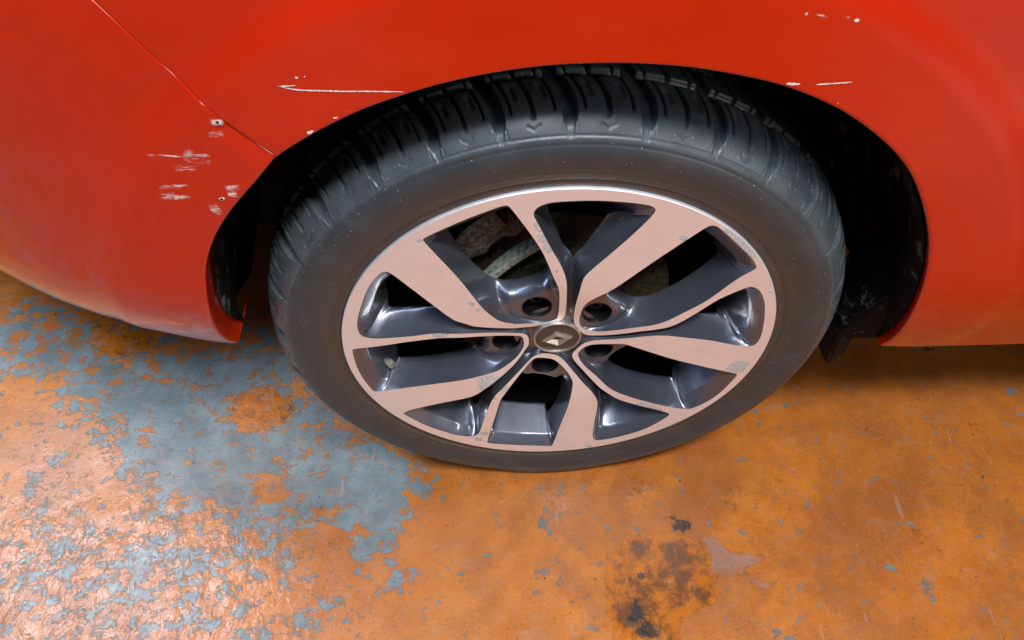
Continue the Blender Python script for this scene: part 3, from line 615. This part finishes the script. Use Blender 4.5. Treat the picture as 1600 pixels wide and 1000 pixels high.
# ---------------------------------------------------------------- tyre
def tyre():
    prof = [(.2288, .010), (.2296, .0052), (.2306, .0034), (.2325, .0028), (.2350, .0030), (.2372, .0032), (.2388, .0022), (.2408, .0006), (.2440, -.0004), (.248, -.0018), (.254, -.0034), (.262, -.0046), (.270, -.0044), (.276, -.0026), (.282, .0002), (.288, .0045), (.2935, .0095), (.2985, .0155), (.3028, .023), (.3060, .032), (.3083, .043), (.3098, .056), (.3108, .072), (.3112, .0875)]
    P = smooth_loop(prof, 150, closed=False)
    s = np.r_[0, np.cumsum(np.hypot(*np.diff(P, axis=0).T))]
    T = np.gradient(P, axis=0); T /= np.linalg.norm(T, axis=1)[:, None]
    Nn = np.stack([T[:, 1]*1, -T[:, 0]*1], 1)*-1        # inward push direction (towards larger y / smaller r)
    sg = np.where((Nn[:, 1] < 0) & (P[:, 0] < .28), -1, 1)
    # make sure normal points into the rubber
    cen = np.array([.272, .0875]); flip = ((cen-P)*Nn).sum(1) < 0; Nn[flip] *= -1
    n = 2400; th = np.linspace(0, 2*PI, n, endpoint=False)
    TH, SI = np.meshgrid(th, np.arange(len(P)), indexing='ij')
    r = P[SI, 0]; y = P[SI, 1]
    NP = 30
    # pitches vary a little as on a real tread
    warp = TH+.018*np.sin(3*TH+.5)+.012*np.sin(7*TH+2)
    u = (warp/(2*PI)*NP); 
    slant = .42*ss(y, .012, .09)                          # grooves lean towards the tread centre
    uu = (u+slant) % 1.0
    pm = (2*PI*.305/NP)                                   # pitch length, metres (about 64 mm)
    def groove(c, wd, soft=.0012):
        d = np.abs((uu-c+.5) % 1-.5)*pm; return 1-ss(d, wd/2-soft/2, wd/2+soft/2)
    D = np.zeros_like(r)
    lug = 1                             # lugs begin at the moulded line
    # main lateral groove, flaring outwards
    wmain = .0060+.0065*ss(r, .284, .300)
    D = np.maximum(D, groove(.0, wmain)*(.0010*ss(r, .2815, .2835)+.0062*ss(r, .287, .302)))
    # short second groove in the block, with its V foot
    D = np.maximum(D, groove(.50, .0038)*.0050*ss(r, .293, .303))
    foot = np.abs((uu-.50+.5) % 1-.5)*pm
    vee = 1-ss(np.abs(r-(.2885+foot*.45)), .0004, .0010); D = np.maximum(D, vee*(foot < .0065)*.0009)
    # sipes
    for c, r0 in ((.20, .2975), (.80, .2975)):
        D = np.maximum(D, groove(c, .0020, .0009)*.0050*ss(r, r0, r0+.004))
    for c in (.30, .70): D = np.maximum(D, groove(c, .005)*.0018*ss(r, .303, .3055)*(1-ss(r, .3068, .3080)))
    # outline of each block, a fine scored line
    d0 = np.abs((uu+.5) % 1-.5)*pm
    line = (1-ss(np.abs(r-.2838), .0003, .0008))*(d0 > .0035)
    side = (1-ss(np.abs(d0-.0045-.0025*ss(.300-r, 0, .016)), .0003, .0007))*ss(r, .2834, .2840)*(1-ss(r, .293, .297))
    D = np.maximum(D, np.maximum(line, side*.6)*.0009)
    # circumferential grooves
    D = np.maximum(D, (1-ss(np.abs(y-.050), .0030, .0042))*.0065)
    D = np.maximum(D, (1-ss(np.abs(y-.079), .0040, .0052))*.0065)
    # moulded rings on the sidewall
    for rc, wd, dp in ((.2775, .0007, .0005), (.2555, .0005, .0004), (.2500, .0004, .0003)):
        D = D+(1-ss(np.abs(r-rc), wd*.6, wd*1.6))*dp
    deg = np.degrees(TH)
    tick = np.zeros_like(r); q = 84.
    while q < 122:
        wd = .22+.25*rng.random(); h0 = rng.random()*.0012
        tick = np.maximum(tick, (np.abs(deg-q) < wd)*((r > .2462+h0)&(r < .2492)))
        q += .9+1.1*rng.random()
    D = D-tick*.0006
    # faint moulded lettering-like size marks at the right hand side are raised strokes
    rr = r+Nn[SI, 0]*D; yy = y+Nn[SI, 1]*D
    x = rr*np.sin(TH); z = rr*np.cos(TH)
    # flat where it stands
    zz = np.maximum(z, -HZ+.0005); yy = yy-.35*np.maximum(-(z+HZ)+.0, 0)-.25*np.clip(-z-.272, 0, .03)
    V1 = np.stack([x, yy, zz], -1).reshape(-1, 3); F1 = grid_faces(n, len(P), True)
    # inner half, plain
    prof2 = [(.3112, .0875), (.3108, .105), (.3095, .125), (.306, .148), (.300, .160), (.290, .172), (.270, .179), (.250, .178), (.235, .170), (.226, .165)]
    P2 = np.array(prof2); n2 = 300; t2 = np.linspace(0, 2*PI, n2, endpoint=False)
    V2 = np.stack([np.outer(np.sin(t2), P2[:, 0]), np.broadcast_to(P2[:, 1], (n2, len(P2))), np.maximum(np.outer(np.cos(t2), P2[:, 0]), -HZ+.0005)], -1).reshape(-1, 3)
    V = np.vstack([V1, V2]); F = np.vstack([F1, grid_faces(n2, len(P2), True, base=len(V1))])
    ty = link('tyre', mesh('tyre', V, F[:, ::-1]), RUB, wheel)
    tag(ty, 'black tyre with chunky sipes and white specks on its sidewall')
tyre()

# ---------------------------------------------------------------- body panels
def Ybody(x, z):
    r = np.hypot(x, z)
    y = -.03+.0045*ss(r, .430, .462)
    y = y+1.3*np.maximum(-.33-x, 0)**2
    y = y+np.where(x < 0, 2.2, 1.4)*np.maximum(.15-z, 0)**2
    y = y+.9*np.maximum(z-.42, 0)**2
    y = y+np.maximum(z-.50, 0)**2*9*(1-ss(x, .30, .75))
    return y
AR = np.array(ARCH)
sl = np.array(SILL_L[1:]+[[-1.1, .44, 0]]); sr = np.array(SILL_R[1:]+[[1.3, .0187, -.04]])
def sill_y(x):
    return np.where(x < 0, np.interp(-x, -np.r_[AR[0, 0], sl[:, 0]], np.r_[AR[0, 1], sl[:, 1]]), np.interp(x, np.r_[AR[-1, 0], sr[:, 0]], np.r_[AR[-1, 1], sr[:, 1]]))
def Yb(x, z, zb):
    w = np.clip(1-(z-zb)/.075, 0, 1)**2
    y = Ybody(x, z); far = ss(np.abs(x), .36, .42)
    return y+(sill_y(x)-Ybody(x, zb))*w*far
na = len(AR)
A = smooth_loop(AR[:, [0, 2]], 560, closed=False)      # arch edge, bottom left over the top to bottom right
Ay = Ybody(A[:, 0], A[:, 1])
sx, sz = SEAM[0][0], SEAM[0][2]
ks = int(np.argmin(np.hypot(A[:, 0]-sx, A[:, 1]-sz)))
sm = np.array([(p[0], p[2]) for p in SEAM]); sm = np.vstack([sm, sm[-1]+(sm[-1]-sm[-2])/np.linalg.norm(sm[-1]-sm[-2])*.22])
def panel(name, i0, i1, O0, O1, row0, row1, mat, nt=120, gap0=0, gap1=0, corners=(), zb=(0, -.04)):
    """ruled between the arch edge and an outer edge; row0/row1 are the exact end rows"""
    E = A[i0:i1+1]; m = len(E)
    a = np.linspace(0, 1, m)
    path = np.array([O0]+list(corners)+[O1], float); cum = np.r_[0, np.cumsum(np.hypot(*np.diff(path, axis=0).T))]
    Oo = np.stack([np.interp(a*cum[-1], cum, path[:, k]) for k in (0, 1)], 1)
    t = np.linspace(0, 1, nt)**1.35
    G = E[:, None]+(Oo-E)[:, None]*t[None, :, None]
    def along(row, t):
        R = np.array(row, float); c = np.r_[0, np.cumsum(np.hypot(*np.diff(R, axis=0).T))]
        return np.stack([np.interp(t*c[-1], c, R[:, k]) for k in (0, 1)], 1)
    d0 = along(row0, t)-G[0] if row0 is not None else 0*G[0]; d1 = along(row1, t)-G[-1] if row1 is not None else 0*G[-1]
    w0 = (1-a)[:, None, None]**3; w1 = a[:, None, None]**3
    G = G+d0[None]*w0+d1[None]*w1
    if gap0: 
        dv = G[1]-G[0]; nn_ = dv/np.linalg.norm(dv, axis=1)[:, None]; G[0] += nn_*gap0
    if gap1:
        dv = G[-2]-G[-1]; nn_ = dv/np.linalg.norm(dv, axis=1)[:, None]; G[-1] += nn_*gap1
    x, z = G[..., 0], G[..., 1]
    zbv = np.where(x < 0, zb[0], zb[1])
    y = Yb(x, z, zbv)
    if gap1:                                  # below the kink the bumper skin sits a little behind the wing
        wa = np.clip(1-(m-1-np.arange(m))/7, 0, 1)[:, None]; dist = np.hypot(x[-1]-x[-1, 0], z[-1]-z[-1, 0])
        y = y+.0022*wa*(1-ss(dist, .040, .046))[None]
    # arch edge keeps a small rolled radius
    V = np.stack([x, y, z], -1)
    # inner flange rings in front of t=0
    cdir = -E/np.linalg.norm(E, axis=1)[:, None]
    lead = []
    for k in range(5, 0, -1):
        ang = k/5*PI/2; rad = .0028
        off = rad*math.sin(ang)-rad*0; 
        lead.append(np.stack([E[:, 0]+cdir[:, 0]*off, y[:, 0]+rad*(1-math.cos(ang)), E[:, 1]+cdir[:, 1]*off], -1))
    dep = FL(np.linspace(i0/(len(A)-1), i1/(len(A)-1), m))
    pre = []
    for q in (1., .66, .33):
        pre.append(np.stack([E[:, 0]+cdir[:, 0]*(.0028-.0015*q), y[:, 0]+.0028+dep*q, E[:, 1]+cdir[:, 1]*(.0028-.0015*q)], -1))
    allr = np.stack(pre+lead, 1)
    # E sits at the silhouette, so shift the rolled edge outward by its radius
    V = np.concatenate([allr, V], 1)
    nn = V.shape[1]; vs = V.reshape(-1, 3); F = grid_faces(m, nn)
    def roll(R, inw, rad=.0018):
        a = np.linspace(0, PI/2, 5)[None, :, None]
        c = R[:, None]-inw[:, None]*rad*np.sin(a)+np.array([0, 1., 0])*rad*(1-np.cos(a))
        return np.concatenate([R[:, None], c[:, 1:], c[:, -1:]+np.array([0, .03, 0])], 1)
    def edge_flange(row, dy):
        nonlocal vs, F
        R = V[row]; k = len(vs)
        lip = None
        inw = (V[row+1 if row == 0 else row-1]-R); inw /= np.linalg.norm(inw, axis=1)[:, None]
        blk = roll(R, inw)
        vs = np.vstack([vs, blk.reshape(-1, 3)]); F = np.vstack([F, grid_faces(nn, blk.shape[1], base=k, flip=(row == 0))])
    edge_flange(0, .03)
    R = V[m-1]; k = len(vs)
    inw = V[m-2]-R; inw /= np.linalg.norm(inw, axis=1)[:, None]
    blk = roll(R, inw)
    vs = np.vstack([vs, blk.reshape(-1, 3)]); F = np.vstack([F, grid_faces(nn, blk.shape[1], base=k)])
    return link(name, mesh(name, vs, F), mat, car, OFF, sharp=50), V
FLK = [(0, .030), (.05, .028), (.16, .022), (.28, .010), (.5, .008), (.9, .008), (1, .012)]
def FL(s): return np.interp(s, [a for a, b in FLK], [b for a, b in FLK])
EL = [tuple(A[0]), *[(p[0], p[2]) for p in SILL_L[1:]], (-1.1, 0)]
ER = [tuple(A[-1]), *[(p[0], p[2]) for p in SILL_R[1:]], (1.0, -.04)]
bumper, VB = panel('front_bumper', 0, ks, (-1.1, 0), tuple(sm[-1]), EL, [tuple(A[ks])]+[tuple(p) for p in sm[1:]], PAINT, gap1=.0017, corners=((-1.1, .40), (-.62, .56)))
fender, VF = panel('front_wing', ks, len(A)-1, tuple(sm[-1]), (1.0, -.04), [tuple(A[ks])]+[tuple(p) for p in sm[1:]], ER, PAINT, gap0=.0017, corners=((-.30, .66), (.3, .72), (1.0, .80)))
tag(bumper, 'red bumper corner with smeared scuffs'); tag(fender, 'red wing with a long white scratch')
# ---- scratches, laid on the paint
def on_body(x, z, lift): return (x, float(Yb(np.array(x), np.array(z), -.04 if x > 0 else 0))-lift, z)
def strip(name, pts, wid, mat, fade=False, lift=.0005, jag=.35, n=None):
    P = np.array([(p[0], p[2]) for p in pts]); L = np.hypot(*np.diff(P, axis=0).T).sum()
    n = n or max(6, int(L/.0012)); P = smooth_loop(P, n, closed=False) if len(P) > 2 else P[0]+(P[1]-P[0])*np.linspace(0, 1, n)[:, None]
    T = np.gradient(P, axis=0); T /= np.linalg.norm(T, axis=1)[:, None]+1e-9; N_ = np.stack([-T[:, 1], T[:, 0]], 1)
    m = 9 if fade else 3; V = []; fd = []
    for k, p in enumerate(P):
        e = min(1, 6*min(k, n-1-k)/n+.15) if not fade else 1
        ww = wid/2*e*(1+jag*(random.random()-.5)*2); sh = wid*.18*(random.random()-.5)*(not fade)
        for j, q in enumerate(np.linspace(-1, 1, m)):
            c = p+N_[k]*(q*ww+sh); V.append(on_body(c[0], c[1], lift))
            fd.append((1-abs(q)**2)*min(1, 4*min(k, n-1-k)/n))
    o = link(name, mesh(name, V, grid_faces(n, m)), mat, car, OFF)
    if fade:
        A_ = o.data.attributes.new('fade', 'FLOAT', 'POINT'); A_.data.foreach_set('value', np.array(fd, np.float32)*1.3)
    return o
for k, (l, wd) in enumerate(MARKS[:-2]):
    if k in (4,): continue
    if k == 5 or 10 <= k <= 13: strip('faint_scratch', l, wd*1.5, SMEAR, fade=True, lift=.0004)
    else: strip('paint_scratch', l, wd*(1.0 if k < 2 else .8), SCUFF)
for l, wd in SMEARS:
    strip('paint_scuff', l, wd*2.4, SMEAR, fade=True, n=40, lift=.0004)
for l, wd in CHIPS:
    x, y, z = l[0]
    def blob(r, lift, name, mat, ph):
        V = [on_body(x, z, lift)]+[on_body(x+r*1.3*(1+.25*math.sin(3*a+ph))*math.cos(a), z+r*(1+.2*math.sin(2*a+ph))*math.sin(a), lift) for a in np.linspace(0, 2*PI, 20, endpoint=False)]
        link(name, mesh(name, V, [(0, 1+k, 1+(k+1) % 20) for k in range(20)]), mat, car, OFF)
    blob(.0017, .0006, 'paint_chip', SCUFF, x*90); blob(.0010, .0009, 'chip_primer', BOLT, x*50)

# ---- wheel arch liner
LDS = [0, .01, .025, .045, .08, .16, .20, 1]; LDV = [.07, .13, .20, .27, .31, .31, .32, .32]
def liner():
    m = len(A); s = np.linspace(0, 1, m)
    cdir = -A/np.linalg.norm(A, axis=1)[:, None]
    dep = np.interp(s, LDS, LDV)
    dy0 = FL(s)
    y0 = Ay+.0028+dy0-.003
    nr = 24; rows = []
    for k, q in enumerate(np.linspace(0, 1, nr)):
        d = dep*q
        inset = .0045-.004*q+.010*np.sin(PI*min(1, q*1.2))*0+.004*np.sin(q*16)*ss(s, .25, .45)*.5
        out = -.012*np.sin(PI*q)                       # bows outward past the lip
        rr = inset+out*ss(q, 0, .2)
        rows.append(np.stack([A[:, 0]+cdir[:, 0]*rr, y0+d, A[:, 1]+cdir[:, 1]*rr], -1))
    V = np.stack(rows, 1).reshape(-1, 3)
    link('arch_liner', mesh('arch_liner', V, grid_faces(m, nr)), LINER, car, OFF)
    # closing wall deep in the arch
    th = A[int(m*.02):]; back = []
    for p in th: back.append([(p[0]*q, .268, max(p[1]*q, -.03 if p[0] > 0 else -.06)) for q in (1.03, .8, .5, .1)])
    link('inner_arch', mesh('inner_arch', np.array(back).reshape(-1, 3), grid_faces(len(th), 4)), BLACK, car, OFF)
    bm = bmesh.new(); q = [bm.verts.new(v) for v in ((-.385, .271, -.066), (.40, .271, -.16), (.36, .271, .12), (-.36, .271, .12))]; bm.faces.new(q)
    e = [bm.verts.new((v.co.x, .275, v.co.z)) for v in q]; bm.faces.new(e[::-1])
    for j in range(4): bm.faces.new((q[j], e[j], e[(j+1) % 4], q[(j+1) % 4]))
    me = bpy.data.meshes.new('black_back_panel'); bm.to_mesh(me); bm.free(); link('black_back_panel', me, BLACK, car, OFF, smooth=False)  # added black sheet, hides lit ground so the arch stays dark
    # lower rear corner: panel behind the lip and the little deflector flap
    a0 = A[-1]
    bm = bmesh.new()
    def box_loft(secs, name, mat, bev=.003):
        bm = bmesh.new(); ring = [[bm.verts.new(v) for v in s_] for s_ in secs]
        k = len(secs[0])
        for a, b in zip(ring, ring[1:]):
            for j in range(k): bm.faces.new((a[j], a[(j+1) % k], b[(j+1) % k], b[j]))
        bm.faces.new(ring[0]); bm.faces.new(ring[-1]); bmesh.ops.recalc_face_normals(bm, faces=bm.faces)
        if bev: bmesh.ops.bevel(bm, geom=bm.edges[:], offset=bev, segments=3, affect='EDGES')
        me = bpy.data.meshes.new(name); bm.to_mesh(me); bm.free(); return link(name, me, mat, car, OFF, sharp=40)
    box_loft([[(.392, .030, -.038), (.392, .11, -.038), (.392, .11, .07), (.392, .005, .07)],
              [(.345, .040, -.052), (.335, .11, -.060), (.352, .11, .06), (.362, .02, .06)],
              [(.330, .050, -.060), (.318, .11, -.062), (.345, .11, .03), (.352, .03, .03)]], 'liner_corner', LINER)
    (x0, y0_), (x1, y1_) = (.308, .060), (.352, .046)
    box_loft([[(.3365, .040, -.040), (.3550, .042, -.040), (.3560, .046, -.040), (.3380, .060, -.040), (.3260, .060, -.040)],
              [(.3390, .040, -.085), (.3560, .042, -.078), (.3570, .046, -.078), (.3400, .060, -.084), (.3290, .060, -.086)],
              [(.3440, .042, -.108), (.3490, .043, -.105), (.3500, .046, -.105), (.3440, .060, -.109), (.3410, .060, -.110)]], 'air_deflector', TRIM, .0025)
liner()
# underside of the car, dark, behind the arch
bm = bmesh.new()
def slab(name, pts, z, mat, h=.03):
    bm = bmesh.new(); a = [bm.verts.new((x, y, z)) for x, y in pts]; b = [bm.verts.new((x, y, z+h)) for x, y in pts]
    k = len(pts); bm.faces.new(a[::-1]); bm.faces.new(b)
    for j in range(k): bm.faces.new((a[j], a[(j+1) % k], b[(j+1) % k], b[j]))
    bmesh.ops.recalc_face_normals(bm, faces=bm.faces); me = bpy.data.meshes.new(name); bm.to_mesh(me); bm.free()
    return link(name, me, mat, car, OFF, smooth=False)
slab('undertray', [(-1.1, .50), (-.72, .30), (-.40, .30), (-.40, .34), (.38, .34), (.38, .13), (1.3, .13), (1.3, 1.5), (-1.1, 1.5)], -.03, BLACK)
# front door: only its leading edge comes into the frame
#@END@
